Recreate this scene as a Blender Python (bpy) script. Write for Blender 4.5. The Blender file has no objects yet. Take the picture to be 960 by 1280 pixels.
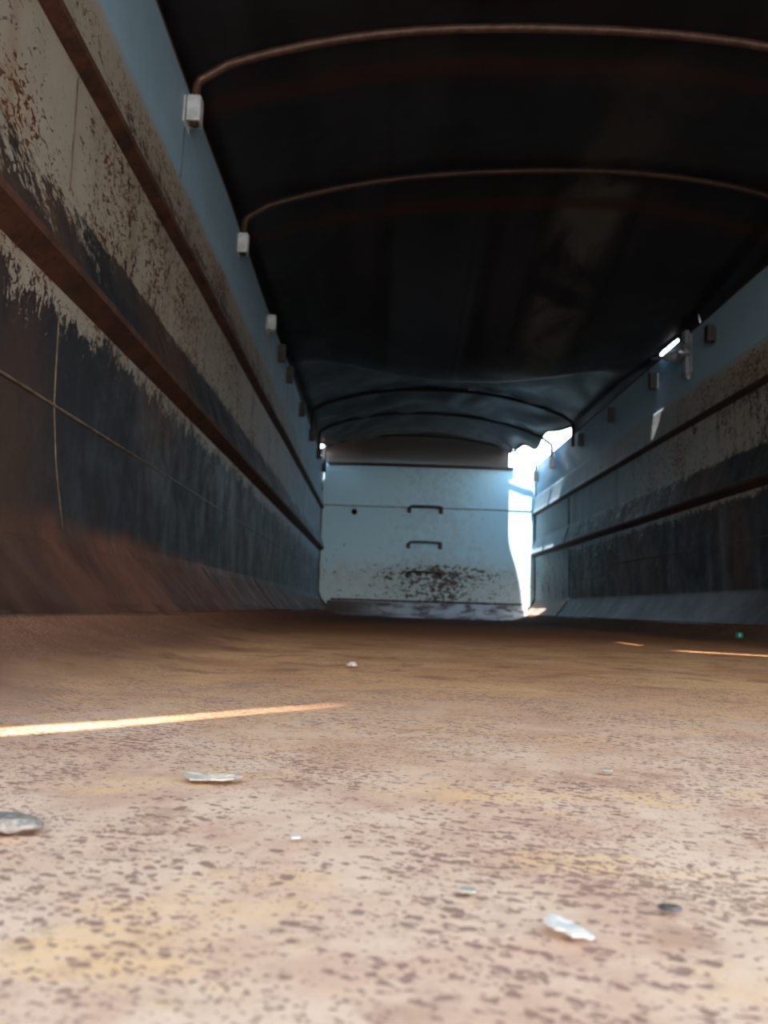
import bpy, bmesh, math, random
from mathutils import Vector, Matrix, noise

random.seed(7)
scene = bpy.context.scene
C = scene.collection
PI = math.pi

# ------------------------------------------------------------------ camera
YAW, PIT, ROL, CAM_H = 0.0069, 0.124, 0.0301, 0.09
F_PX = 961.0
cy, sy, cp, sp, cr, sr = (math.cos(YAW), math.sin(YAW), math.cos(PIT), math.sin(PIT), math.cos(ROL), math.sin(ROL))
fw = Vector((sy * cp, cy * cp, sp)); r0 = Vector((cy, -sy, 0)); u0 = r0.cross(fw)
rt = cr * r0 + sr * u0; up = -sr * r0 + cr * u0
cam_data = bpy.data.cameras.new('camera')
cam = bpy.data.objects.new('camera', cam_data); C.objects.link(cam)
M3 = Matrix((rt, up, -fw)).transposed()
cam.matrix_world = Matrix.Translation((0, 0, CAM_H)) @ M3.to_4x4()
cam_data.sensor_fit = 'VERTICAL'; cam_data.sensor_height = 36.0
cam_data.lens = 36.0 * F_PX / 1280.0
cam_data.clip_start = 0.01; cam_data.clip_end = 500
cam_data.dof.use_dof = True; cam_data.dof.focus_distance = 0.6; cam_data.dof.aperture_fstop = 13.0
scene.camera = cam

# ------------------------------------------------------------------ sky, sun, exposure
SUN_DIR = Vector((-0.012, 0.30, -0.95)).normalized()
SKY_STRENGTH = 9.0
world = bpy.data.worlds.new('sky'); scene.world = world; world.use_nodes = True
wt = world.node_tree; wt.nodes.clear()
w_out = wt.nodes.new('ShaderNodeOutputWorld'); w_bg = wt.nodes.new('ShaderNodeBackground')
w_tc = wt.nodes.new('ShaderNodeTexCoord'); w_sep = wt.nodes.new('ShaderNodeSeparateXYZ')
w_rmp = wt.nodes.new('ShaderNodeValToRGB')
wt.links.new(w_tc.outputs['Generated'], w_sep.inputs[0]); wt.links.new(w_sep.outputs['Z'], w_rmp.inputs[0])
wt.links.new(w_rmp.outputs[0], w_bg.inputs[0]); wt.links.new(w_bg.outputs[0], w_out.inputs[0])
w_bg.inputs[1].default_value = SKY_STRENGTH
e = w_rmp.color_ramp.elements
e[0].position = 0.0; e[0].color = (1.0, 0.93, 0.85, 1)
e[1].position = 0.9; e[1].color = (0.34, 0.65, 1.0, 1)
el = e.new(0.25); el.color = (0.74, 0.88, 1.0, 1)
sun_data = bpy.data.lights.new('sun', 'SUN'); sun = bpy.data.objects.new('sun', sun_data); C.objects.link(sun)
sun_data.energy = 24.0; sun_data.angle = math.radians(0.95); sun_data.color = (1.0, 0.96, 0.92)
sun.rotation_euler = SUN_DIR.to_track_quat('-Z', 'Y').to_euler(); sun.location = (0, -3, 12)
vs = scene.view_settings
scene.display_settings.display_device = 'sRGB'
vs.view_transform = 'Standard'; vs.look = 'None'; vs.exposure = 0.0; vs.gamma = 1.0; vs.use_curve_mapping = False
try:
    scene.cycles.max_bounces = 12; scene.cycles.diffuse_bounces = 8; scene.cycles.sample_clamp_indirect = 6.0
except Exception:
    pass

# ------------------------------------------------------------------ dimensions (metres)
XL, XR = -0.618, 1.682
XC, HW = (XL + XR) / 2, (XR - XL) / 2
Y0, Y1 = -0.45, 8.16            # open rear end, end wall
ZR = 1.65                        # wall rim
HOOPS = [2.17, 3.03, 6.5, 7.3, 8.05]

def smooth(x, a, b):
    t = max(0.0, min(1.0, (x - a) / (b - a))); return t * t * (3 - 2 * t)

# ------------------------------------------------------------------ node helper
class Mat:
    def __init__(s, name, rough=0.8, metal=0.0):
        s.m = bpy.data.materials.new(name); s.m.use_nodes = True
        s.t = s.m.node_tree; s.t.nodes.clear()
        s.out = s.t.nodes.new('ShaderNodeOutputMaterial'); s.b = s.t.nodes.new('ShaderNodeBsdfPrincipled')
        s.t.links.new(s.b.outputs[0], s.out.inputs[0])
        s.set('Roughness', rough); s.set('Metallic', metal)
        s._pos = None
    def set(s, k, v):
        i = s.b.inputs[k]
        if hasattr(v, 'is_output'): s.t.links.new(v, i)
        elif isinstance(v, tuple): i.default_value = (*v, 1) if len(v) == 3 else v
        else: i.default_value = v
    def inp(s, node, idx, v):
        i = node.inputs[idx]
        if hasattr(v, 'is_output'): s.t.links.new(v, i)
        elif isinstance(v, tuple) and i.type == 'RGBA' and len(v) == 3: i.default_value = (*v, 1)
        else: i.default_value = v
    @property
    def pos(s):
        if s._pos is None:
            s._pos = s.t.nodes.new('ShaderNodeTexCoord').outputs['Object']
        return s._pos
    def rot(s, a):
        n = s.t.nodes.new('ShaderNodeMapping'); s.inp(n, 0, s.pos); n.inputs['Rotation'].default_value = (0, 0, a); return n.outputs[0]
    def sep(s, v=None):
        n = s.t.nodes.new('ShaderNodeSeparateXYZ'); s.inp(n, 0, v if v is not None else s.pos); return n.outputs
    def scale(s, sc, v=None, off=(0, 0, 0)):
        n = s.t.nodes.new('ShaderNodeMapping'); s.inp(n, 0, v if v is not None else s.pos)
        n.inputs['Scale'].default_value = sc; n.inputs['Location'].default_value = off; return n.outputs[0]
    def noise(s, sc, detail=5, rough=0.55, dist=0.0, v=None, col=False):
        n = s.t.nodes.new('ShaderNodeTexNoise'); s.inp(n, 'Vector', v if v is not None else s.pos)
        n.inputs['Scale'].default_value = sc; n.inputs['Detail'].default_value = detail
        n.inputs['Roughness'].default_value = rough; n.inputs['Distortion'].default_value = dist
        return n.outputs[1 if col else 0]
    def voro(s, sc, v=None, rnd=1.0):
        n = s.t.nodes.new('ShaderNodeTexVoronoi'); s.inp(n, 'Vector', v if v is not None else s.pos)
        n.inputs['Scale'].default_value = sc; n.inputs['Randomness'].default_value = rnd
        return n.outputs['Distance'], n.outputs['Color']
    def ma(s, op, a, b=0.0, c=None, clamp=False):
        n = s.t.nodes.new('ShaderNodeMath'); n.operation = op; n.use_clamp = clamp
        s.inp(n, 0, a); s.inp(n, 1, b)
        if c is not None: s.inp(n, 2, c)
        return n.outputs[0]
    def vadd(s, a, b):
        n = s.t.nodes.new('ShaderNodeVectorMath'); n.operation = 'ADD'; s.inp(n, 0, a); s.inp(n, 1, b); return n.outputs[0]
    def vscale(s, a, k):
        n = s.t.nodes.new('ShaderNodeVectorMath'); n.operation = 'SCALE'; s.inp(n, 0, a); s.inp(n, 'Scale', k); return n.outputs[0]
    def sm(s, v, a, b, lo=0.0, hi=1.0):
        n = s.t.nodes.new('ShaderNodeMapRange'); n.interpolation_type = 'SMOOTHSTEP'
        s.inp(n, 0, v)
        if a > b: a, b, lo, hi = b, a, hi, lo
        n.inputs[1].default_value = a; n.inputs[2].default_value = b; n.inputs[3].default_value = lo; n.inputs[4].default_value = hi
        return n.outputs[0]
    def ramp(s, v, stops, interp='LINEAR'):
        n = s.t.nodes.new('ShaderNodeValToRGB'); s.inp(n, 0, v); n.color_ramp.interpolation = interp
        es = n.color_ramp.elements
        while len(es) < len(stops): es.new(0.5)
        for q, (p, c) in zip(es, stops):
            q.position = p; q.color = (c, c, c, 1) if not isinstance(c, tuple) else (*c, 1)
        return n.outputs[0]
    def mix(s, f, a, b, mode='MIX'):
        n = s.t.nodes.new('ShaderNodeMix'); n.data_type = 'RGBA'; n.blend_type = mode
        s.inp(n, 0, f)
        for i, v in ((6, a), (7, b)):
            s.inp(n, i, v)
        return n.outputs[2]
    def bump(s, h, strength=0.3, dist=0.01):
        n = s.t.nodes.new('ShaderNodeBump'); s.inp(n, 'Height', h)
        n.inputs['Strength'].default_value = strength; n.inputs['Distance'].default_value = dist
        s.set('Normal', n.outputs[0])

# ------------------------------------------------------------------ materials
def wall_material(name, left):
    M = Mat(name, 0.6)
    x, y, z = M.sep()
    nb = M.noise(1.3, 4, v=M.scale((1, 1, 1.6)))
    nf = M.noise(9, 8, 0.68, 0.3, v=M.scale((1, 1.0, 0.75)))
    streak = M.noise(7, 4, 0.6, v=M.scale((1, 1, 0.10)))
    wob = M.ma('ADD', z, M.ma('MULTIPLY', M.ma('SUBTRACT', nb, 0.5), 0.12))
    wob = M.ma('ADD', wob, M.ma('MULTIPLY', M.ma('SUBTRACT', nf, 0.5), 0.10))
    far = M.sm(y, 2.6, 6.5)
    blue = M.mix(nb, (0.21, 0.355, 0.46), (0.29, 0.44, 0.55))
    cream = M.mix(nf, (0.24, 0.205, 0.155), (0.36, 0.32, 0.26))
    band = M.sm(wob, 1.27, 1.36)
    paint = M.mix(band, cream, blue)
    paint = M.mix(M.ma('MULTIPLY', far, 0.75), paint, blue)  # bluer far paint: partly cleaner, mostly cool light painted in
    # dust / brown tint patches in the dirty zone
    tint = M.ma('MULTIPLY', M.sm(streak, 0.5, 0.72), M.sm(wob, 1.30, 1.15))
    paint = M.mix(M.ma('MULTIPLY', tint, 0.55), paint, (0.20, 0.13, 0.08))
    # bare dark steel: amount by height, ragged edge from noise
    zn = M.ma('DIVIDE', z, 1.7)
    k = 1 / 1.7
    if left:
        stops = [(0.0, 1.0), (0.52 * k, 1.0), (0.60 * k, .80), (0.662 * k, .36), (0.68 * k, .34), (0.69 * k, .95), (0.80 * k, .82), (0.845 * k, .66),
                 (0.862 * k, .36), (0.95 * k, .30), (1.08 * k, .30), (1.125 * k, .36), (1.16 * k, .55), (1.20 * k, .34), (1.28 * k, .22), (1.36 * k, .0)]
    else:
        stops = [(0.0, 1.0), (0.52 * k, .95), (0.62 * k, .85), (0.662 * k, .42), (0.68 * k, .36), (0.69 * k, .85), (0.80 * k, .84), (0.845 * k, .74),
                 (0.862 * k, .42), (0.95 * k, .36), (1.08 * k, .42), (1.125 * k, .48), (1.15 * k, .40), (1.20 * k, .30), (1.28 * k, .15), (1.36 * k, .0)]
    D = M.ramp(zn, stops)
    if left:  # flaked paint still clinging to the near rib
        D = M.ma('SUBTRACT', D, M.ma('MULTIPLY', M.sm(y, 1.75, 1.25), M.sm(z, 0.69, 0.80, 0.0, 0.20)))
        D = M.ma('SUBTRACT', D, M.ma('MULTIPLY', M.sm(y, 1.55, 1.2), M.sm(z, 0.50, 0.66, 0.0, 0.20)))
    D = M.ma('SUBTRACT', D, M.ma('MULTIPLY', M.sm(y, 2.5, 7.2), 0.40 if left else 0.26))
    if not left:
        D = M.ma('SUBTRACT', D, M.sm(y, 6.66, 6.74, 0.0, 0.35))
    nn = M.noise(62, 7, 0.70, 0.6, v=M.scale((1, 1.0, 0.55)))
    nm = M.noise(11, 5, 0.65, 0.3, v=M.scale((1, 1, 0.6), off=(2, 2, 2)))
    nd = M.ma('ADD', M.ma('MULTIPLY', nn, 1.9), M.ma('MULTIPLY', streak, 0.35))
    nd = M.ma('ADD', nd, M.ma('MULTIPLY', nm, 1.0))
    mk = M.ma('ADD', D, M.ma('SUBTRACT', nd, 1.625))
    dark = M.sm(mk, 0.47, 0.53)
    # small chips through the paint
    cv = M.noise(46, 5, 0.62, 1.5, v=M.scale((1, 0.8, 1.25), off=(3, 1, 7)))
    patch = M.noise(3.2, 3)
    cth = M.ma('ADD', cv, M.ma('MULTIPLY', M.ma('SUBTRACT', patch, 0.5), 0.45))
    cth = M.ma('SUBTRACT', cth, M.ma('MULTIPLY', M.sm(wob, 1.26, 1.40), 0.3))
    cth = M.ma('SUBTRACT', cth, M.ma('MULTIPLY', far, 0.12))
    chip = M.sm(cth, 0.565, 0.59)
    stain = M.ma('MULTIPLY', M.sm(cth, 0.50, 0.60), M.sm(patch, 0.45, 0.62))
    paint = M.mix(M.ma('MULTIPLY', stain, 0.5), paint, (0.26, 0.13, 0.055))
    chipcol = M.mix(patch, (0.035, 0.018, 0.010), (0.13, 0.055, 0.022))
    darkcol = M.mix(M.sm(M.noise(2.2, 5, 0.6, v=M.scale((1, 1, 0.45), off=(0, 5, 0))), 0.42, 0.66), (0.012, 0.013, 0.016), (0.055, 0.027, 0.016))
    # clean blue-grey smears running down the bare zone
    smear = M.ma('MULTIPLY', M.sm(M.noise(5, 5, 0.6, v=M.scale((1, 1, 0.14), off=(0, 9, 0))), 0.50, 0.66), M.sm(y, 1.9, 4.0))
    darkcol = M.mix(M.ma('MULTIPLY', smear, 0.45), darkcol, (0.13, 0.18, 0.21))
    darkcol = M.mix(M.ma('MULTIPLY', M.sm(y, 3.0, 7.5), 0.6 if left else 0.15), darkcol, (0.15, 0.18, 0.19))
    col = M.mix(chip, paint, chipcol)
    col = M.mix(dark, col, darkcol)
    # scuffed rusty lower chine
    if left:
        rustc = M.mix(M.sm(M.noise(7, 7, 0.72, v=M.scale((0.4, 1, 0.4))), 0.36, 0.64), (0.060, 0.021, 0.011), (0.145, 0.052, 0.026))
        rl = M.ma('ADD', z, M.ma('MULTIPLY', M.ma('SUBTRACT', streak, 0.5), 0.06))
        rl = M.ma('ADD', rl, M.sm(y, 1.0, 7.5, -0.02, 0.06))
        col = M.mix(M.sm(rl, 0.245, 0.195), col, rustc)
        rb = M.ma('MULTIPLY', M.sm(y, 1.75, 1.0), M.sm(M.ma('ADD', z, M.ma('MULTIPLY', M.ma('SUBTRACT', nb, .5), .5)), 0.62, 0.25))
        col = M.mix(M.ma('MULTIPLY', rb, 0.8), col, M.mix(nf, (0.018, 0.011, 0.008), (0.055, 0.025, 0.013)))
    else:
        band2 = M.noise(4, 5, 0.6, v=M.scale((1.5, 1, 0.6)))
        steel = M.mix(band2, (0.05, 0.055, 0.065), (0.26, 0.29, 0.33))
        steel = M.mix(M.sm(y, 3.9, 3.0), steel, (0.03, 0.026, 0.024))
        steel = M.mix(M.sm(y, 6.55, 6.85), steel, M.mix(nf, (0.12, 0.06, 0.04), (0.40, 0.33, 0.29)))
        col = M.mix(M.sm(z, 0.225, 0.20), col, steel)
    M.set('Base Color', col)
    M.set('Roughness', M.sm(nf, 0.3, 0.7, 0.45, 0.75))
    h = M.ma('ADD', M.ma('MULTIPLY', dark, -0.6), M.ma('MULTIPLY', chip, -0.5))
    h = M.ma('ADD', h, M.ma('MULTIPLY', nn, 0.4))
    M.bump(h, 0.35, 0.003)
    return M.m

def rust_material(name, c1, c2, scale=14, rough=0.75):
    M = Mat(name, rough)
    n = M.noise(scale, 7, 0.68, 0.3)
    fine = M.noise(scale * 6, 5, 0.6)
    c = M.mix(M.sm(n, 0.3, 0.7), c1, c2)
    c = M.mix(M.ma('MULTIPLY', M.sm(fine, 0.56, 0.66), 0.6), c, (0.03, 0.012, 0.007))
    M.set('Base Color', c); M.bump(M.ma('ADD', n, M.ma('MULTIPLY', fine, .5)), 0.4, 0.004)
    return M.m

def floor_material():
    M = Mat('worn rusty steel floor', 0.85)
    x, y, z = M.sep()
    nb = M.noise(3.0, 6, 0.62, 0.4)
    nm = M.noise(11, 6, 0.65, 0.3)
    nf = M.noise(60, 5, 0.65)
    dust = M.mix(M.sm(nm, 0.35, 0.66), (0.62, 0.335, 0.215), (0.78, 0.485, 0.325))
    dust = M.mix(M.ma('MULTIPLY', M.sm(M.noise(16, 5, 0.6, v=M.scale((0.6, 1, 1), off=(4, 2, 0))), 0.52, 0.70), 0.75), dust, (0.82, 0.44, 0.20))
    dust = M.mix(M.ma('MULTIPLY', M.sm(M.noise(19, 5, 0.65, v=M.scale((1, 1, 1), off=(9, 4, 0))), 0.56, 0.70), 0.6), dust, (0.42, 0.20, 0.12))
    rust = M.mix(M.sm(nb, 0.35, 0.68), (0.52, 0.225, 0.095), (0.70, 0.365, 0.170))
    rust = M.mix(M.ma('MULTIPLY', M.sm(nm, 0.5, 0.66), 0.6), rust, (0.20, 0.075, 0.035))
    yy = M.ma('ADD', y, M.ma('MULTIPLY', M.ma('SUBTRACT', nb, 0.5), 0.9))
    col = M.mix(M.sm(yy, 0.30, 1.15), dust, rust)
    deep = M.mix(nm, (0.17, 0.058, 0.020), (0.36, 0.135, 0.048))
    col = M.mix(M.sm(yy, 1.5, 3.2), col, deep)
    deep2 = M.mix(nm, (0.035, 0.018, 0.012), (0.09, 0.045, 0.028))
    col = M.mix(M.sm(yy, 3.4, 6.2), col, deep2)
    # dark red towards the curved sides
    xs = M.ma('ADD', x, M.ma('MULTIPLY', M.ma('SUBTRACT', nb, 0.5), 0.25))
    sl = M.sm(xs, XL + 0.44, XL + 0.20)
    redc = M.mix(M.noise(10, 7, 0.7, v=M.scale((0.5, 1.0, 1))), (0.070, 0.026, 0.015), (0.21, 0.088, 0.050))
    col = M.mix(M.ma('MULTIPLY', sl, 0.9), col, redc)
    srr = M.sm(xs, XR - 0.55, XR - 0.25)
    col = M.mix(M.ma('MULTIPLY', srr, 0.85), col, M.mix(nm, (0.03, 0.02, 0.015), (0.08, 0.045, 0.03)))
    # pits: small dark elongated flakes of several sizes
    wv = M.vadd(M.scale((0.62, 1.0, 1.0), v=M.rot(0.35)), M.vscale(M.noise(260, 3, v=M.pos, col=True), 0.005))
    pits = None
    for sc, lim, off in ((330, 0.66, 0), (560, 0.60, 3.1), (200, 0.46, 7.7)):
        d, cc = M.voro(sc, v=M.vadd(wv, (off, off * .5, 0.0)))
        sepc = M.t.nodes.new('ShaderNodeSeparateColor'); M.inp(sepc, 0, cc)
        rad = M.ma('MULTIPLY', M.ma('POWER', sepc.outputs[0], 1.6), lim)
        dens = M.sm(M.noise(9, 4, v=M.vadd(M.pos, (off, 0.0, 1.0))), 0.38, 0.62, 0.35, 1.15)
        rad = M.ma('MULTIPLY', rad, dens)
        q = M.sm(M.ma('SUBTRACT', d, rad), 0.08, -0.12)
        pits = q if pits is None else M.ma('MAXIMUM', pits, q)
    pitc = M.mix(nf, (0.19, 0.088, 0.062), (0.37, 0.19, 0.135))
    fade = M.sm(y, 1.2, 3.0, 0.85, 0.5)
    col = M.mix(M.ma('MULTIPLY', pits, fade), col, pitc)
    col = M.mix(M.ma('MULTIPLY', M.sm(nf, 0.52, 0.7), 0.25), col, (0.22, 0.11, 0.07))
    M.set('Base Color', col)
    M.set('Roughness', 0.95); M.set('Specular IOR Level', 0.06)
    h = M.ma('ADD', M.ma('MULTIPLY', pits, -0.8), M.ma('MULTIPLY', nf, 0.8))
    M.bump(h, 0.35, 0.0012)
    return M.m

def tarp_material():
    M = Mat('black tarpaulin fabric', 0.55)
    x, y, z = M.sep()
    ns = M.noise(5.5, 4, 0.6, v=M.scale((1, 0.10, 0.1)))
    nb = M.noise(2.2, 6, 0.65, 0.5)
    base = M.mix(M.sm(ns, 0.35, 0.7), (0.007, 0.009, 0.012), (0.018, 0.020, 0.025))
    # paler grey-brown patches lengthwise on the right half
    sx = M.ma('MULTIPLY', M.sm(M.ma('ABSOLUTE', M.ma('SUBTRACT', x, 0.93)), 0.20, 0.08), M.sm(nb, 0.40, 0.60))
    sx = M.ma('MULTIPLY', sx, M.sm(y, 2.2, 3.2))
    base = M.mix(M.ma('MULTIPLY', sx, 0.65), base, (0.10, 0.095, 0.08))
    bl = M.ma('MULTIPLY', M.sm(M.ma('ABSOLUTE', M.ma('SUBTRACT', x, 0.25)), 0.24, 0.20), M.sm(y, 2.9, 4.2))
    base = M.mix(M.ma('MULTIPLY', bl, 0.6), base, (0.032, 0.046, 0.064))
    # seams
    seam = None
    for sxx in (0.42, 0.0, 0.72, 1.14):
        q = M.sm(M.ma('ABSOLUTE', M.ma('SUBTRACT', x, sxx)), 0.016, 0.010)
        seam = q if seam is None else M.ma('MAXIMUM', seam, q)
    base = M.mix(M.ma('MULTIPLY', seam, 0.5), base, (0.008, 0.008, 0.010))
    # rust bands rubbed off the bows
    rb = None
    for hy in (2.36, 3.28):
        q = M.sm(M.ma('ABSOLUTE', M.ma('SUBTRACT', M.ma('ADD', y, M.ma('MULTIPLY', nb, 0.08)), hy + .04)), 0.06, 0.02)
        rb = q if rb is None else M.ma('MAXIMUM', rb, q)
    base = M.mix(M.ma('MULTIPLY', rb, 0.8), base, (0.040, 0.016, 0.010))
    rp = M.ma('MULTIPLY', M.sm(nb, 0.52, 0.66), M.sm(x, 0.5, 1.0))
    rp = M.ma('MULTIPLY', rp, M.sm(y, 3.4, 2.4))
    base = M.mix(M.ma('MULTIPLY', rp, 0.6), base, (0.055, 0.036, 0.024))
    rear = M.mix(M.sm(x, -0.2, 0.7, 0.15, 1.0), (0.022, 0.022, 0.024), (0.075, 0.078, 0.082))  # far cover coloured paler, mostly at right, for light from the gap
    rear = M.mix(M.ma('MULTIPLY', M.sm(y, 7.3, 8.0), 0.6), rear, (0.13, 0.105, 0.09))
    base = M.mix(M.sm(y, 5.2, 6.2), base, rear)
    M.set('Base Color', base); M.set('Roughness', M.sm(nb, 0.3, 0.7, 0.45, 0.7))
    M.bump(M.noise(40, 4), 0.15, 0.004)
    return M.m

def end_wall_material():
    M = Mat('pale blue painted end wall steel', 0.45)
    x, y, z = M.sep()
    nb = M.noise(1.8, 5, 0.6); nf = M.noise(13, 8, 0.7, 0.4); ns = M.ma('ADD', M.ma('MULTIPLY', M.noise(24, 8, 0.72, 0.6, v=M.scale((0.7, 1, 1.2))), 1.25), -0.125)
    col = M.mix(nb, (0.43, 0.69, 0.80), (0.53, 0.77, 0.86))
    # pale worn and rusted lower third, denser around the lowest rung
    cen = M.sm(M.ma('ABSOLUTE', M.ma('SUBTRACT', x, 0.62)), 1.0, 0.10, 0.0, 0.16)
    cen = M.ma('ADD', cen, M.sm(M.ma('ABSOLUTE', M.ma('SUBTRACT', x, 0.72)), 0.22, 0.05, 0.0, 0.035))
    hz = M.ramp(M.ma('DIVIDE', z, 1.0), [(0.0, 0.26), (0.17, 0.12), (0.33, 0.14), (0.46, 0.19), (0.56, 0.10), (0.68, -0.08), (0.9, -0.4)])
    worn = M.sm(M.ma('ADD', nf, M.ma('ADD', hz, cen)), 0.62, 0.74)
    col = M.mix(M.ma('MULTIPLY', M.sm(z, 0.72, 0.36), 0.6), col, M.mix(nb, (0.50, 0.56, 0.55), (0.60, 0.62, 0.58)))
    gate = M.sm(M.ma('ADD', z, M.ma('MULTIPLY', nb, .12)), 0.72, 0.60)
    r = M.ma('ADD', ns, M.ma('MULTIPLY', gate, M.ma('ADD', hz, cen)))
    rust = M.sm(r, 0.80, 0.835)
    col = M.mix(M.ma('MULTIPLY', worn, 0.22), col, (0.30, 0.26, 0.20))
    col = M.mix(rust, col, M.mix(nf, (0.014, 0.009, 0.008), (0.085, 0.040, 0.020)))
    sp = M.sm(M.ma('ADD', M.noise(22, 3), M.sm(z, 0.5, 1.5, 0.02, -0.08)), 0.70, 0.73)
    col = M.mix(M.ma('MULTIPLY', sp, 0.8), col, (0.06, 0.035, 0.025))
    M.set('Base Color', col); M.set('Roughness', 0.5)
    M.bump(M.ma('ADD', nb, M.ma('MULTIPLY', rust, -.3)), 0.2, 0.01)
    return M.m

def plain(name, c, rough=0.6, metal=0.0, var=0.25, sc=30):
    M = Mat(name, rough, metal)
    n = M.noise(sc, 5, 0.65)
    d = tuple(v * (1 - var) for v in c); l = tuple(min(1, v * (1 + var)) for v in c)
    M.set('Base Color', M.mix(M.sm(n, 0.3, 0.7), d, l)); M.bump(n, 0.2, 0.002)
    if rough > 0.65: M.set('Specular IOR Level', 0.08)
    return M.m

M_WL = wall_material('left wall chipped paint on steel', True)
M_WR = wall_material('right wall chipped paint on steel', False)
M_RUST = rust_material('brown rust', (0.032, 0.014, 0.009), (0.10, 0.039, 0.020))
M_RUSTD = rust_material('dark rust', (0.020, 0.012, 0.009), (0.060, 0.028, 0.016))
M_BOW = rust_material('rusty bow tube', (0.045, 0.018, 0.011), (0.12, 0.062, 0.042), 25, 0.38)
M_BOW2 = rust_material('shaded rusty bow tube', (0.022, 0.010, 0.007), (0.055, 0.028, 0.019), 25, 0.55)  # same tube darkened because the second bow gets less light
M_BOWD = rust_material('dark bow tube', (0.008, 0.008, 0.009), (0.02, 0.018, 0.017), 25, 0.6)
M_FLOOR = floor_material()
M_TARP = tarp_material()
M_END = end_wall_material()
M_SOCK = plain('white socket paint', (0.50, 0.55, 0.57), 0.5)
M_SOCKD = plain('dark socket steel', (0.035, 0.033, 0.033), 0.6)  # darker steel for the far left and the right-hand sockets
M_HOLE = plain('black hole', (0.006, 0.006, 0.006), 0.9)
M_STEEL = plain('zinc steel', (0.30, 0.32, 0.34), 0.35, 0.6)
M_LATCH = plain('grey latch paint', (0.20, 0.22, 0.24), 0.5)
M_WELD = rust_material('weld bead', (0.06, 0.035, 0.024), (0.24, 0.17, 0.12), 30)
M_WELDD = rust_material('dull weld bead', (0.05, 0.03, 0.02), (0.16, 0.10, 0.065), 18)
M_WELDB = plain('blue weld bead', (0.075, 0.10, 0.12), 0.6)
M_EARTH = plain('dry earth', (0.14, 0.105, 0.08), 0.95, sc=2)

# ------------------------------------------------------------------ mesh helpers
def link(name, bm, mats, parent=None, shade=True, recalc=True):
    if recalc: bmesh.ops.recalc_face_normals(bm, faces=bm.faces[:])
    me = bpy.data.meshes.new(name); bm.to_mesh(me); bm.free()
    for m in (mats if isinstance(mats, (list, tuple)) else [mats]): me.materials.append(m)
    if shade:
        for p in me.polygons: p.use_smooth = True
    o = bpy.data.objects.new(name, me); C.objects.link(o)
    if parent is not None: o.parent = parent
    return o

def struct(o):
    o['kind'] = 'structure'; return o

def tag(o, label, cat, group=None):
    o['label'] = label; o['category'] = cat
    if group: o['group'] = group
    return o

def empty(name, loc, label, cat, group=None):
    o = bpy.data.objects.new(name, None); o.location = loc; o.empty_display_size = 0.05; C.objects.link(o)
    return tag(o, label, cat, group)

def add_box(bm, lo, hi, bevel=0.0, seg=2, mat=0):
    r = bmesh.ops.create_cube(bm, size=1.0)
    vs_ = r['verts']
    for v in vs_:
        v.co = Vector([(lo[i] + hi[i]) / 2 + v.co[i] * (hi[i] - lo[i]) for i in range(3)])
    fs = {f for v in vs_ for f in v.link_faces}
    for f in fs: f.material_index = mat
    if bevel > 0:
        es = list({ed for v in vs_ for ed in v.link_edges})
        bmesh.ops.bevel(bm, geom=es, offset=bevel, segments=seg, affect='EDGES', profile=0.5)

def add_tube(bm, pts, rad, n=12, cap=True, mat=0):
    pts = [Vector(p) for p in pts]
    T = []
    for i in range(len(pts)):
        a = pts[max(0, i - 1)]; b = pts[min(len(pts) - 1, i + 1)]; T.append((b - a).normalized())
    ref = Vector((0, 1, 0)) if abs(T[0].y) < 0.9 else Vector((1, 0, 0))
    N = (ref - T[0] * ref.dot(T[0])).normalized()
    rings = []
    for i, p in enumerate(pts):
        N = (N - T[i] * N.dot(T[i])).normalized(); B = T[i].cross(N)
        r = rad[i] if isinstance(rad, (list, tuple)) else rad
        rings.append([bm.verts.new(p + N * (r * math.cos(2 * PI * k / n)) + B * (r * math.sin(2 * PI * k / n))) for k in range(n)])
    for a, b in zip(rings, rings[1:]):
        for k in range(n):
            f = bm.faces.new((a[k], a[(k + 1) % n], b[(k + 1) % n], b[k])); f.material_index = mat
    if cap:
        for rg in (rings[0], rings[-1]):
            f = bm.faces.new(rg); f.material_index = mat

def add_disc(bm, c, axis, r, h, n=24, mat=0, bevel=0.0):
    axis = Vector(axis).normalized(); c = Vector(c)
    if bevel: 
        pts = [c, c + axis * 1e-5, c + axis * bevel, c + axis * (h - bevel), c + axis * (h - 1e-5), c + axis * h]
        rad = [r - bevel, r - bevel, r, r, r - bevel, r - bevel]
    else:
        pts = [c, c + axis * h]; rad = [r, r]
    add_tube(bm, pts, rad, n, True, mat)

# ------------------------------------------------------------------ the setting: side walls
# profile: (inward offset, height, material of the strip to the NEXT point: 0 paint, 1 rust)
PROFILE = [(0.0, 1.65, 1), (0.0, 1.636, 0), (0.0, 1.53, 0), (0.002, 1.40, 0), (0.0, 1.325, 0), (0.012, 1.312, 0), (0.018, 1.24, 0), (0.026, 1.17, 0), (0.034, 1.137, 1), (0.030, 1.128, 1), (0.0, 1.116, 0),
           (0.001, 1.03, 0), (0.002, 0.94, 0), (0.002, 0.862, 0), (0.004, 0.850, 0), (0.030, 0.77, 0), (0.050, 0.702, 1), (0.047, 0.690, 1), (0.004, 0.668, 0),
           (0.001, 0.60, 0), (0.0, 0.52, 0), (0.0, 0.452, 0), (0.0, 0.38, 0), (0.0, 0.29, 0), (0.002, 0.222, 0), (0.012, 0.196, 0), (0.032, 0.165, 0), (0.062, 0.125, 0), (0.095, 0.083, 0), (0.122, 0.0585, 0)]
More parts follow.
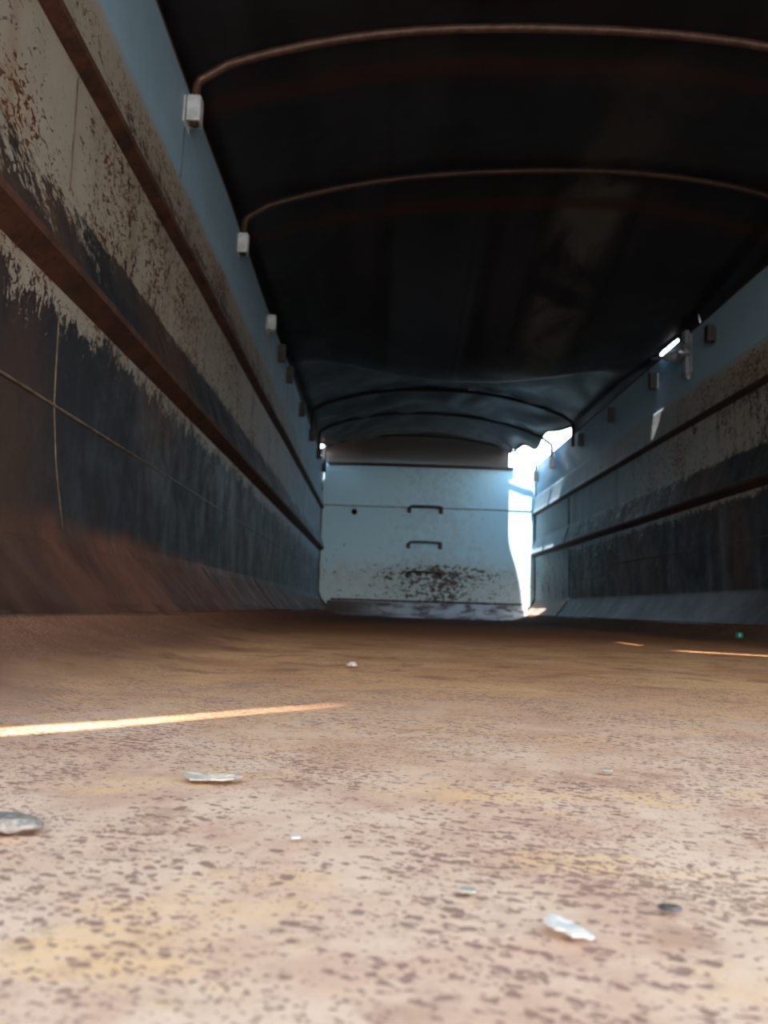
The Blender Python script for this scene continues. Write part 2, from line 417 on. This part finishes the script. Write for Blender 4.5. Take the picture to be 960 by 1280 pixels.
def side_wall(name, left, mats):
    bm = bmesh.new()
    x0, s = (XL, 1) if left else (XR, -1)
    ny = 90
    ys = [Y0 + (Y1 + 0.05 - Y0) * i / ny for i in range(ny + 1)]
    cols = []
    for yv in ys:
        row = []
        for (i, zz, mi) in PROFILE:
            d = 0.004 * noise.noise(Vector((yv * 0.9, zz * 1.4, 5.0 if left else 9.0)))
            if zz > 0.07: d += 0.002 * noise.noise(Vector((yv * 3.1, zz * 3.0, 2.0)))
            row.append(bm.verts.new((x0 + s * (i + d), yv, zz)))
        cols.append(row)
    for a, b in zip(cols, cols[1:]):
        for j in range(len(PROFILE) - 1):
            f = bm.faces.new((a[j], b[j], b[j + 1], a[j + 1])); f.material_index = PROFILE[j][2]
    # outer skin, rim and ends so the wall has thickness
    xo = x0 - s * 0.05
    o1 = [bm.verts.new((xo, yv, 1.65)) for yv in ys]; o2 = [bm.verts.new((xo, yv, 0.0)) for yv in ys]
    for k in range(ny):
        bm.faces.new((cols[k][0], o1[k], o1[k + 1], cols[k + 1][0])).material_index = 1
        bm.faces.new((o1[k], o2[k], o2[k + 1], o1[k + 1]))
        bm.faces.new((o2[k], cols[k][-1], cols[k + 1][-1], o2[k + 1]))
    for k in (0, ny):
        bm.faces.new([o1[k]] + cols[k] + [o2[k]])
    o = link(name, bm, mats, shade=False)
    # smooth the gentle curves, keep folds crisp
    for p in o.data.polygons: p.use_smooth = False
    return struct(o)
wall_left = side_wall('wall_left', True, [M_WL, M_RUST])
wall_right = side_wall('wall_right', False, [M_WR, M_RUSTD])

def weld(parent, pts, r, mat, name='weld_seam'):
    bm = bmesh.new()
    P = []
    for a, b in zip(pts, pts[1:]):
        a = Vector(a); b = Vector(b); n = max(2, int((b - a).length / 0.02))
        P += [a.lerp(b, k / n) for k in range(n)]
    P.append(Vector(pts[-1]))
    rad = [r * (1 + 0.35 * noise.noise(p * 40)) for p in P]
    add_tube(bm, P, rad, 6, True)
    return link(name, bm, mat, parent)
def xw(left, i): return XL + i if left else XR - i
# long horizontal weld on the lower panel, upright joints between plates
weld(wall_left, [(xw(1, .000), Y0 + .05, .45), (xw(1, .0), 2.2, .45)], .0030, M_WELD)
weld(wall_left, [(xw(1, .000), 2.2, .45), (xw(1, .0), 8.1, .45)], .0030, M_WELDB)
weld(wall_left, [(xw(1, .002), 1.40, .66), (xw(1, 0), 1.42, .45), (xw(1, 0), 1.45, .34), (xw(1, .002), 1.50, .225)], .0020, M_WELDD)
weld(wall_left, [(xw(1, .001), 1.40, 1.10), (xw(1, .003), 1.40, .87)], .0020, M_WELDD)
weld(wall_left, [(xw(1, .001), 2.15, 1.50), (xw(1, .001), 2.14, 1.33)], .0025, M_WELDB)
weld(wall_right, [(xw(0, 0), Y0 + .05, .45), (xw(0, 0), 6.7, .45)], .0030, M_WELDD)
for a, b in (((.0, 1.31), (.012, 1.30)), ((.001, 1.11), (.003, .86)), ((.006, .845), (.05, .705)), ((.003, .665), (.001, .23)), ((.012, .196), (.12, .06))):
    weld(wall_right, [(xw(0, a[0]), 6.72, a[1]), (xw(0, b[0]), 6.72, b[1])], .006, M_RUSTD)
# bent scrape ridges where plates are joined on the left chine
for yy in (1.95, 2.75, 3.9):
    weld(wall_left, [(xw(1, .004), yy - .06, .215), (xw(1, .033), yy, .165), (xw(1, .096), yy + .05, .083), (xw(1, .12), yy + .06, .060)], .003, M_RUST)

# ------------------------------------------------------------------ floor
FP = [(0.115, 0.066), (0.122, 0.0585), (0.140, 0.047), (0.165, 0.037), (0.20, 0.027), (0.25, 0.016), (0.30, 0.008), (0.36, 0.002), (0.42, 0.0)]
def floor_z(x):
    i = min(x - XL, XR - x)
    if i >= FP[-1][0]: return 0.0
    for (a, za), (b, zb) in zip(FP, FP[1:]):
        if i <= b: return za + (zb - za) * (i - a) / (b - a)
    return 0.0
def build_floor():
    bm = bmesh.new()
    xs = [XL + i for i, _ in FP] + [XL + .42 + (XR - XL - .84) * k / 22 for k in range(1, 22)] + [XR - i for i, _ in reversed(FP)]
    ys = [Y0 + (Y1 + .05 - Y0) * k / 110 for k in range(111)]
    g = []
    for yv in ys:
        g.append([bm.verts.new((xv, yv, floor_z(xv) + (0.0025 * noise.noise(Vector((xv * 2.3, yv * 1.6, 1))) - .001 if XL + .3 < xv < XR - .3 else 0))) for xv in xs])
    lo = []
    for a, b in zip(g, g[1:]):
        for j in range(len(xs) - 1): bm.faces.new((a[j], a[j + 1], b[j + 1], b[j]))
    r = bmesh.ops.extrude_face_region(bm, geom=bm.faces[:])
    for v in [q for q in r['geom'] if isinstance(q, bmesh.types.BMVert)]: v.co.z -= 0.06
    return struct(link('floor', bm, M_FLOOR))
floor = build_floor()

# ------------------------------------------------------------------ end wall with sill and top bar
bm = bmesh.new()
outline = [(XL, 1.62)] + [(XL + i, z) for i, z, _ in PROFILE[22:]] + [(XL + .2, .0), (XR - .2, .0)] + [(XR - i, z) for i, z, _ in reversed(PROFILE[22:])] + [(XR, 1.62)]
fr = [bm.verts.new((x, Y1, z)) for x, z in outline]; bk = [bm.verts.new((x, Y1 + .05, z)) for x, z in outline]
bm.faces.new(fr); bm.faces.new(bk)
for k in range(len(fr)):
    bm.faces.new((fr[k], fr[(k + 1) % len(fr)], bk[(k + 1) % len(fr)], bk[k]))
wall_end = struct(link('wall_end', bm, M_END, shade=False))
weld(wall_end, [(XL + .02, Y1, 1.165), (XR - .02, Y1, 1.165)], .006, M_WELDB)
weld(wall_end, [(XL + .14, Y1, .168), (XR - .14, Y1, .168)], .010, M_RUSTD)
for xx, s in ((XL + .002, 1), (XR - .002, -1)):
    weld(wall_end, [(xx, Y1 - .004, 1.55), (xx, Y1 - .004, .24), (xx + s * .03, Y1 - .004, .17), (xx + s * .11, Y1 - .004, .075)], .012, M_RUSTD)
bm = bmesh.new(); add_disc(bm, (-0.26, Y1 - .012, 1.10), (0, 1, 0), .030, .02, 20, 0, .004)
link('hole_disc', bm, M_HOLE, wall_end)  # black disc stands in for the dark inside of a bolt hole

M = Mat('worn sill plate', 0.45)
n1 = M.noise(8, 7, 0.7, 0.3, v=M.scale((0.6, 1, 1))); x, y, z = M.sep()
c = M.mix(M.sm(n1, 0.40, 0.58), (0.10, 0.05, 0.04), (0.52, 0.50, 0.50))
c = M.mix(M.sm(x, 0.25, -0.35), c, (0.09, 0.05, 0.04))
M.set('Base Color', c); M.bump(n1, .3, .004)
bm = bmesh.new()
px = [(XL + .13, XR - .13)]
pf = [(Y1 + .0, .155), (Y1 - .02, .150), (Y1 - .20, .035), (Y1 - .34, .010), (Y1 - .36, -.01), (Y1, -.01)]
ra = [bm.verts.new((XL + .10, a, b)) for a, b in pf]; rb_ = [bm.verts.new((XR - .10, a, b)) for a, b in pf]
bm.faces.new(ra); bm.faces.new(rb_)
for k in range(len(pf)):
    bm.faces.new((ra[k], ra[(k + 1) % len(pf)], rb_[(k + 1) % len(pf)], rb_[k]))
struct(link('trim_1', bm, M.m, shade=False))
bm = bmesh.new(); add_box(bm, (XL + .06, Y1 - .035, 1.605), (XR - .24, Y1 + .05, 1.635), .006)
struct(link('trim_2', bm, M_RUSTD))

# ------------------------------------------------------------------ ground outside
bm = bmesh.new()
g = []
for i in range(25):
    g.append([bm.verts.new((-60 + i * 5, -60 + j * 5, -1.25 + .12 * noise.noise(Vector((i * .7, j * .7, 0))))) for j in range(25)])
for a, b in zip(g, g[1:]):
    for j in range(24): bm.faces.new((a[j], a[j + 1], b[j + 1], b[j]))
struct(link('ground', bm, M_EARTH))

# ------------------------------------------------------------------ tarpaulin over the body
def lerp_tab(y, tab):
    if y <= tab[0][0]: return tab[0][1]
    for (a, va), (b, vb) in zip(tab, tab[1:]):
        if y <= b: return va + (vb - va) * (y - a) / (b - a)
    return tab[-1][1]
SHL = [(2.17, 1.685), (3.03, 1.70), (4.7, 1.74), (6.5, 1.79), (8.05, 1.78)]      # shoulder heights, left
SHR = [(2.17, 1.705), (3.03, 1.84), (4.3, 1.73), (6.5, 1.75), (8.05, 1.71)]      # right
PEAK = [(2.17, 1.89), (3.03, 1.935), (6.5, 1.985), (7.3, 1.98), (8.05, 1.925)]
def bow_z(x, y):
    u = (x - XC) / (HW - .03); t = max(0, min(1, .5 + .5 * u)); a = min(1.0, abs(u))
    l, r = lerp_tab(y, SHL), lerp_tab(y, SHR)
    return l + (r - l) * t + (lerp_tab(y, PEAK) - (l + r) / 2) * (1 - a ** 2.3)
GAP_R = (6.75, 8.2)
def edge_in(side, y):
    """how far the tarpaulin edge is pulled inwards (metres, + = gap)"""
    if side > 0:
        base = -0.055 * (1 - smooth(y, 6.6, 6.8))
        return base + 0.13 * smooth(y, 6.65, 7.1) + 0.165 * smooth(y, 7.65, 7.9) + 0.092 * math.exp(-((y - 4.42) / .17) ** 2) + 0.055 * math.exp(-((y - 3.98) / .03) ** 2)
    return 0.10 * math.exp(-((y - 8.05) / .16) ** 2) - 0.055
def tarp_z(x, y):
    z = bow_z(x, y) + .020
    u = (x - XC) / HW; uu = max(0.0, 1 - u * u)
    # slack pocket between the second bow and the far bows
    s = smooth(y, 3.0, 4.72) * (1 - smooth(y, 4.74, 5.40))
    z -= 0.445 * s * uu ** 0.9
    z -= 0.05 * smooth(abs(u), .75, 1.0) * s
    # light sag between the other bows
    for a, b in zip([-.4, .43, 1.3, 2.17], [.43, 1.3, 2.17, 3.03]):
        if a < y < b: z -= .025 * math.sin(PI * (y - a) / (b - a)) * uu
    for a, b in ((6.5, 7.3), (7.3, 8.05)):
        if a < y < b: z -= .045 * math.sin(PI * (y - a) / (b - a)) * uu ** .6
    # wrinkles, strong at the far end
    k = smooth(y, 5.4, 6.4)
    w = .034 * noise.noise(Vector((x * 3.2 + y * 1.3, y * 2.4 - x * 1.2, 0))) + .012 * noise.noise(Vector((x * 7, y * 5, 3)))
    ang = math.atan2(y - 8.25, x - (XL - .1)); rr = math.hypot(y - 8.25, x - XL + .1)
    w += .026 * math.sin(ang * 26) * math.exp(-max(0, rr - .3) / .9) * smooth(rr, .05, .3)
    ang2 = math.atan2(y - 8.3, x - XR - .05); rr2 = math.hypot(y - 8.3, x - XR - .05)
    w += .032 * math.sin(ang2 * 15 + 2 * noise.noise(Vector((x * 2, y * 2, 8)))) * math.exp(-max(0, rr2 - .3) / 1.1) * smooth(rr2, .05, .3)
    z += k * w * min(1, uu * 5) + .006 * noise.noise(Vector((x * 2.2, y * 1.6, 4))) * min(1, uu * 5)
    return z
NX, NY = 84, 240
YT0, YT1 = -0.85, 8.20  # cover overhangs the open rear, out of view, to block the sun there
def tarp_mesh():
    bm = bmesh.new(); rows = []
    for j in range(NY + 1):
        y = YT0 + (YT1 - YT0) * j / NY
        el_, er_ = edge_in(-1, y), edge_in(1, y)
        xl, xr = XL + el_, XR - er_
        row = []
        # outer drape over the rim; pulled up where the edge has a gap
        dl = .30 * (1 - smooth(el_, -.05, -.01)); dr = .30 * (1 - smooth(er_, -.05, -.01))
        zl, zr = tarp_z(xl, y), tarp_z(xr, y)
        row.append(bm.verts.new((xl - .012, y, zl - .02 - dl)))
        row.append(bm.verts.new((xl - .010, y, zl - .015 - dl * .3)))
        for i in range(NX + 1):
            t = i / NX; t = t + .10 * math.sin(2 * PI * t) / (2 * PI) * -1  # denser near edges
            x = xl + (xr - xl) * t
            row.append(bm.verts.new((x, y, tarp_z(x, y))))
        row.append(bm.verts.new((xr + .010, y, zr - .015 - dr * .3)))
        row.append(bm.verts.new((xr + .012, y, zr - .02 - dr)))
        rows.append(row)
    # closed end curtain dropping from the last bow to behind the end wall top
    for (yy, f) in ((Y1 + .055, .35), (Y1 + .058, .9)):
        y = YT1; el_, er_ = edge_in(-1, y), edge_in(1, y); xl, xr = XL + el_, XR - er_
        row = []
        for v in rows[NY]:
            row.append(bm.verts.new((v.co.x, yy + .012 * f + .0 * v.co.x, v.co.z + (1.60 - v.co.z) * f if v.co.z > 1.60 else v.co.z - .02 * f)))
        rows.append(row)
    for a, b in zip(rows, rows[1:]):
        for i in range(len(a) - 1): bm.faces.new((a[i], a[i + 1], b[i + 1], b[i]))
    return bm
def cut_slit(bm, poly):
    """cut a long narrow hole (convex polygon in plan) in the sheet"""
    ps = [Vector((p[0], p[1], 0)) for p in poly]; c = sum(ps, Vector()) / len(ps)
    mnx, mxx = min(p.x for p in ps) - .05, max(p.x for p in ps) + .05
    mny, mxy = min(p.y for p in ps) - .05, max(p.y for p in ps) + .05
    for a, b in zip(ps, ps[1:] + ps[:1]):
        fs = [f for f in bm.faces if any(mnx - .1 < v.co.x < mxx + .1 and mny - .1 < v.co.y < mxy + .1 for v in f.verts) and f.calc_center_median().z > 1.6]
        geom = list({q for f in fs for q in (list(f.verts) + list(f.edges))}) + fs
        d = (b - a); n = Vector((d.y, -d.x, 0)).normalized()
        bmesh.ops.bisect_plane(bm, geom=geom, plane_co=a, plane_no=n, dist=1e-6)
    kill = []
    for f in bm.faces:
        m = f.calc_center_median()
        if m.z < 1.6 or not (mnx < m.x < mxx and mny < m.y < mxy): continue
        sg = []
        for a, b in zip(ps, ps[1:] + ps[:1]):
            sg.append((b.x - a.x) * (m.y - a.y) - (b.y - a.y) * (m.x - a.x))
        if all(q > 0 for q in sg) or all(q < 0 for q in sg): kill.append(f)
    bmesh.ops.delete(bm, geom=kill, context='FACES')
def back_project(p):
    q = Vector(p)
    for _ in range(12):
        t = (tarp_z(q.x, q.y) - p[2]) / SUN_DIR.z
        q = Vector(p) + SUN_DIR * t
    return (q.x, q.y)
bm = tarp_mesh()
# unseen slits added so their sunlight draws the streaks on the floor
for strip in ([(-.30, .462, .006), (-.30, .486, .006), (-.02, .750, 0), (-.028, .740, 0)],
              [(.80, 2.36, 0), (.812, 2.36, 0), (.815, 2.58, 0), (.808, 2.58, 0)],
              [(.80, 2.06, 0), (.808, 2.075, 0), (1.06, 1.895, 0), (1.05, 1.875, 0)]):
    cut_slit(bm, [back_project(p) for p in strip])
tarp = tag(link('tarpaulin', bm, M_TARP), 'black tarpaulin roof cover sagging low in the middle between the bows', 'tarpaulin')
sol = tarp.modifiers.new('thickness', 'SOLIDIFY'); sol.thickness = 0.002; sol.offset = 1.0

# ------------------------------------------------------------------ bows and their sockets
BOW_LABELS = {2.17: 'nearest rusty brown roof bow arching across the top of the picture',
              3.03: 'second rusty roof bow, thin arch just before the cover sags down',
              6.5: 'dark roof bow just beyond the sagging cover, first of the far three',
              7.3: 'dark roof bow, middle of the three under the wrinkled far cover',
              8.05: 'dark roof bow nearest to the pale end wall'}
def bow(y):
    pts = []
    xl, xr = XL + .0235, XR - .0235
    n = 46
    zl, zr = bow_z(XL, y), bow_z(XR, y); R = .045
    m = int((zl - R - 1.52) / .03) + 1
    pts += [(xl, y, 1.52 + (zl - R - 1.52) * k / m) for k in range(m + 1)]
    pts += [(xl + R * (1 - math.cos(q)), y, zl - R + R * math.sin(q)) for q in (.3, .6, .9, 1.2)]
    for k in range(1, n):
        x = xl + R + (xr - xl - 2 * R) * k / n
        pts.append((x, y + .008 * math.sin(3 * x), bow_z(x, y)))
    pts += [(xr - R * (1 - math.cos(q)), y, zr - R + R * math.sin(q)) for q in (1.2, .9, .6, .3)]
    m = int((zr - R - 1.52) / .03) + 1
    pts += [(xr, y, zr - R - (zr - R - 1.52) * k / m) for k in range(m + 1)]
    bm = bmesh.new(); add_tube(bm, pts, .0135 if y < 5 else .015 if y < 8 else .012, 12)
    return tag(link('roof_bow', bm, M_BOW if y < 2.5 else M_BOW2 if y < 5 else M_BOWD), BOW_LABELS[y], 'roof bow', 'roof bows under the tarpaulin')
for y in HOOPS: bow(y)

def socket_parts(root, left, mat, z0=1.455, h=.085):
    """a short square sleeve, open below, on a mounting plate"""
    s = 1 if left else -1
    bm = bmesh.new()
    t, w = .005, .022
    cx = s * .0235
    zs = (-h / 2, h / 2)
    ro = [(cx - w * .93, -w), (cx + w * .93, -w), (cx + w * .93, w), (cx - w * .93, w)]
    ri = [(cx - w * .93 + t, -w + t), (cx + w * .93 - t, -w + t), (cx + w * .93 - t, w - t), (cx - w * .93 + t, w - t)]
    V = [[bm.verts.new((a, b, z)) for a, b in q] for z in zs for q in (ro, ri)]
    for k in range(4):
        m = (k + 1) % 4
        bm.faces.new((V[0][k], V[0][m], V[2][m], V[2][k])); bm.faces.new((V[1][k], V[1][m], V[3][m], V[3][k]))
        bm.faces.new((V[0][k], V[0][m], V[1][m], V[1][k])); bm.faces.new((V[2][k], V[2][m], V[3][m], V[3][k]))
    ve = [ed for ed in bm.edges if abs(ed.verts[0].co.z - ed.verts[1].co.z) > .01]
    bmesh.ops.bevel(bm, geom=ve, offset=.003, segments=2, affect='EDGES')
    link('sleeve', bm, mat, root, shade=False)
    bm = bmesh.new(); add_box(bm, (-.003 if left else -.002, -.036, -h / 2 - .012), (.002 if left else .003, .034, h / 2 - .01), .001, 1)
    link('mounting_plate', bm, M_LATCH if mat is M_SOCKD else M_SOCK, root, shade=False)
lefts = [(2.17, 'white bow socket holding the nearest roof bow, upper left wall'),
         (3.03, 'white bow socket holding the second roof bow on the left wall'),
         (3.92, 'small white empty bow socket on the left wall, third from the front'),
         (4.36, 'dark bow socket on the left wall just beyond the third white one'),
         (4.78, 'dark bow socket on the left wall where the sagging cover ends'),
         (5.64, 'dark bow socket on the left wall, third before the end wall'),
         (6.50, 'dark bow socket on the left wall, second before the end wall'),
         (7.30, 'dark bow socket on the left wall beside the middle far bow'),
         (8.05, 'dark bow socket in the bright far left corner')]
rights = [(3.76, 'empty bow socket on the right wall just in front of the latch'),
          (4.58, 'empty bow socket on the right wall just beyond the latch'),
          (5.41, 'dark bow socket on the right wall under the hanging cover folds'),
          (6.25, 'small dark bow socket on the right wall before the bright gap'),
          (7.30, 'bow socket on the right wall inside the bright gap'),
          (8.05, 'bow socket in the bright far right corner')]
for left, lst in ((True, lefts), (False, rights)):
    for y, lab in lst:
        root = empty('bow_socket', (XL if left else XR, y, 1.565 if left and y < 4.2 else 1.55 if left else 1.525), lab, 'socket', 'bow sockets along the side walls')
        socket_parts(root, left, M_SOCK if (left and y < 4.2) else M_SOCKD, h=.082 if y < 4.2 else .10)

# rusty pipe sleeves above the two near left sockets
# ------------------------------------------------------------------ cover latch on the right wall
lat = empty('cover_latch', (XR, 4.08, 1.53), 'grey steel latch plate with round roller and bolt on the right wall', 'latch')
bm = bmesh.new()
add_box(bm, (-.030, -.030, -.135), (-.004, .026, .125), .005)
add_box(bm, (-.012, -.046, -.12), (.0, .044, .10), .004)
link('plate', bm, M_LATCH, lat)
bm = bmesh.new(); add_disc(bm, (-.016, -.02, -.135), (0, 0, -1), .011, .022, 14, 0, .003); link('pivot_pin', bm, M_STEEL, lat)
bm = bmesh.new(); add_disc(bm, (-.036, -.030, .004), (-.40, -.91, .0), .034, .018, 28, 0, .004); ro = link('roller', bm, M_STEEL, lat)
bm = bmesh.new(); add_disc(bm, (-.043, -.0465, .004), (-.40, -.91, .0), .013, .014, 6, 0, .003); link('bolt', bm, M_STEEL, ro)
bm = bmesh.new(); add_tube(bm, [(-.035, .02, 0), (-.07, .06, 0), (-.10, .085, .004), (-.105, .09, .006), (-.16, .13, .008)], [.024, .026, .024, .010, .008], 14)
link('arm', bm, M_LATCH, lat)

# ------------------------------------------------------------------ grab rungs on the end wall
M_RUNG = rust_material('dark rung steel', (0.02, 0.02, 0.022), (0.07, 0.06, 0.055), 20, 0.5)
for zc, lab in ((1.165, 'topmost of three dark grab rungs on the pale end wall'),
                (0.785, 'middle of three dark grab rungs on the pale end wall'),
                (0.475, 'lowest grab rung, surrounded by rust patches on the end wall')):
    bm = bmesh.new()
    P = []
    xa, xb = .355, .645
    for q in ((xa - .03, 0, -.03), (xa - .028, -.05, -.022), (xa - .018, -.105, -.002), (xa + .01, -.12, 0), ((xa + xb) / 2, -.12, .003), (xb - .01, -.12, 0), (xb + .018, -.105, -.002), (xb + .02, -.05, -.022), (xb + .02, 0, -.03)):
        P.append((q[0], Y1 + q[1], zc + q[2]))
    add_tube(bm, P, .012, 10)
    root = tag(link('grab_rung', bm, M_RUNG), lab, 'rung', 'grab rungs on the end wall')
    for xx in (xa - .03, xb + .02):
        bm = bmesh.new(); add_box(bm, (xx - .022, Y1 - .006, zc - .06), (xx + .022, Y1 + .003, zc + .0), .003)
        link('foot_plate', bm, M_RUNG, root)

# ------------------------------------------------------------------ litter on the floor
def flake(name, outline, thick, loc, mat, label, cat, curl=0.0, sub=3, rot=0.0, bumpy=0.0, tilt=0.0):
    """thin irregular chip: outline in metres, curled and broken at the edge"""
    bm = bmesh.new()
    c = bm.verts.new((0, 0, 0)); n = len(outline)
    rings = [c]
    prev = None
    for k in range(1, sub + 1):
        ring = []
        for (a, b) in outline:
            f = k / sub
            zz = curl * (f * math.hypot(a, b) / .02) ** 2 + bumpy * noise.noise(Vector((a * f * 220, b * f * 220, len(name))))
            ring.append(bm.verts.new((a * f, b * f, zz)))
        if prev is None:
            for i in range(n): bm.faces.new((c, ring[i], ring[(i + 1) % n]))
        else:
            for i in range(n): bm.faces.new((prev[i], ring[i], ring[(i + 1) % n], prev[(i + 1) % n]))
        prev = ring
    r = bmesh.ops.extrude_face_region(bm, geom=bm.faces[:])
    for v in [q for q in r['geom'] if isinstance(q, bmesh.types.BMVert)]: v.co.z += thick
    bmesh.ops.rotate(bm, verts=bm.verts[:], cent=(0, 0, 0), matrix=Matrix.Rotation(tilt, 3, 'X'))
    mn = min(v.co.z for v in bm.verts)
    for v in bm.verts: v.co.z -= mn
    o = link(name, bm, mat, shade=False)
    o.location = loc; o.rotation_euler = (0, 0, rot)
    return tag(o, label, cat)
def rough_outline(n, rx, ry, j, seed):
    rnd = random.Random(seed); out = []
    for k in range(n):
        a = 2 * PI * k / n; q = 1 + rnd.uniform(-j, j)
        out.append((rx * q * math.cos(a), ry * q * math.sin(a)))
    return out
M_CHIPW = plain('white paint chip', (0.60, 0.49, 0.41), 0.8, var=.12, sc=200)
M_CHIPG = plain('grey beige flake', (0.40, 0.31, 0.235), 0.8, var=.2, sc=200)
M_ROCK = plain('grey brown stone', (0.25, 0.19, 0.15), 0.9, var=.4, sc=250)
M_GREEN = plain('green plastic', (0.012, 0.16, 0.095), 0.35, var=.2)
M_DARKC = plain('dark scale crumb', (0.10, 0.075, 0.065), 0.8, var=.4, sc=300)
FZ = .0015
flake('paint_chip', [(-.0060, .0040), (-.0044, .0052), (-.0030, .0068), (-.0008, .0060), (.0004, .0038), (.0022, .0034), (.0030, .0004), (.0048, -.0016), (.0062, -.0050), (.0050, -.0056), (.0030, -.0044), (.0004, -.0046), (-.0014, -.0020), (-.0036, -.0010), (-.0050, .0016)], .0008,
      (.0565, .228, FZ), M_CHIPW, 'white paint chip lying in the near right foreground of the floor', 'paint chip', bumpy=.0005, tilt=.10)
flake('paint_flake', [(-.0165, .0050), (-.0140, .0040), (-.0105, .0052), (-.0065, .0046), (-.0040, .0066), (-.0005, .0040), (.0040, .0050), (.0085, .0040), (.0120, .0056), (.0150, .0030), (.0128, -.0006), (.0118, -.0032), (.0060, -.0034), (.0010, -.0046), (-.0040, -.0030), (-.0095, -.0046), (-.0120, -.0010)], .0011,
      (-.080, .401, FZ), M_CHIPG, 'long thin beige flake lying on the floor left of centre', 'flake', bumpy=.0014, tilt=.09)
def stone(name, loc, size, seed, mat, label, cat):
    bm = bmesh.new(); bmesh.ops.create_icosphere(bm, subdivisions=4, radius=1)
    for v in bm.verts:
        d = 1 + .28 * noise.noise(v.co * 1.6 + Vector((seed, 0, 0))) + .10 * noise.noise(v.co * 5 + Vector((seed, 3, 0))) + .04 * noise.noise(v.co * 14)
        v.co = Vector((v.co.x * size[0] * d, v.co.y * size[1] * d, max(v.co.z, -.55) * size[2] * d))
    mn = min(v.co.z for v in bm.verts)
    for v in bm.verts: v.co.z -= mn
    o = link(name, bm, mat); o.location = loc
    return tag(o, label, cat)
stone('stone', (-.141, .311, FZ - .0005), (.0140, .0085, .0034), 2.0, M_ROCK, 'flat grey brown stone at the left edge of the near floor', 'stone')
stone('pebble', (-.033, 1.178, FZ - .0005), (.0075, .006, .0045), 5.0, M_CHIPG, 'tiny pale pebble on the brown floor beyond the left light streak', 'pebble')
flake('paint_chip', rough_outline(9, .0040, .0030, .3, 3), .0008, (.135, .453, FZ), M_CHIPG, 'tiny grey chip on the floor right of the centre', 'paint chip', curl=.004)
flake('paint_chip', rough_outline(9, .0024, .0022, .3, 5), .0006, (.032, .257, FZ), M_CHIPG, 'tiny grey chip just behind the white chip in the foreground', 'paint chip', curl=.004)
flake('paint_chip', rough_outline(9, .0022, .0020, .3, 8), .0005, (-.028, .309, FZ), M_CHIPW, 'tiny pale speck of paint in front of the long beige flake', 'paint chip', curl=.004)
stone('scale_crumb', (.093, .248, FZ - .0006), (.0036, .0026, .0009), 9.0, M_DARKC, 'dark crumb of rust scale right of the white chip', 'crumb')
g = empty('bottle_cap', (1.43, 3.04, floor_z(1.43)), 'small green plastic cap on the dark floor near the right wall', 'cap')
bm = bmesh.new(); add_tube(bm, [(0, 0, .0), (0, 0, .004), (0, 0, .017), (0, 0, .020), (0, 0, .0205)], [.012, .013, .0125, .011, .002], 24); link('cap_body', bm, M_GREEN, g)
bm = bmesh.new(); add_tube(bm, [(0, 0, -.001), (0, 0, .004)], [.0145, .0145], 24); link('ring', bm, M_GREEN, g)
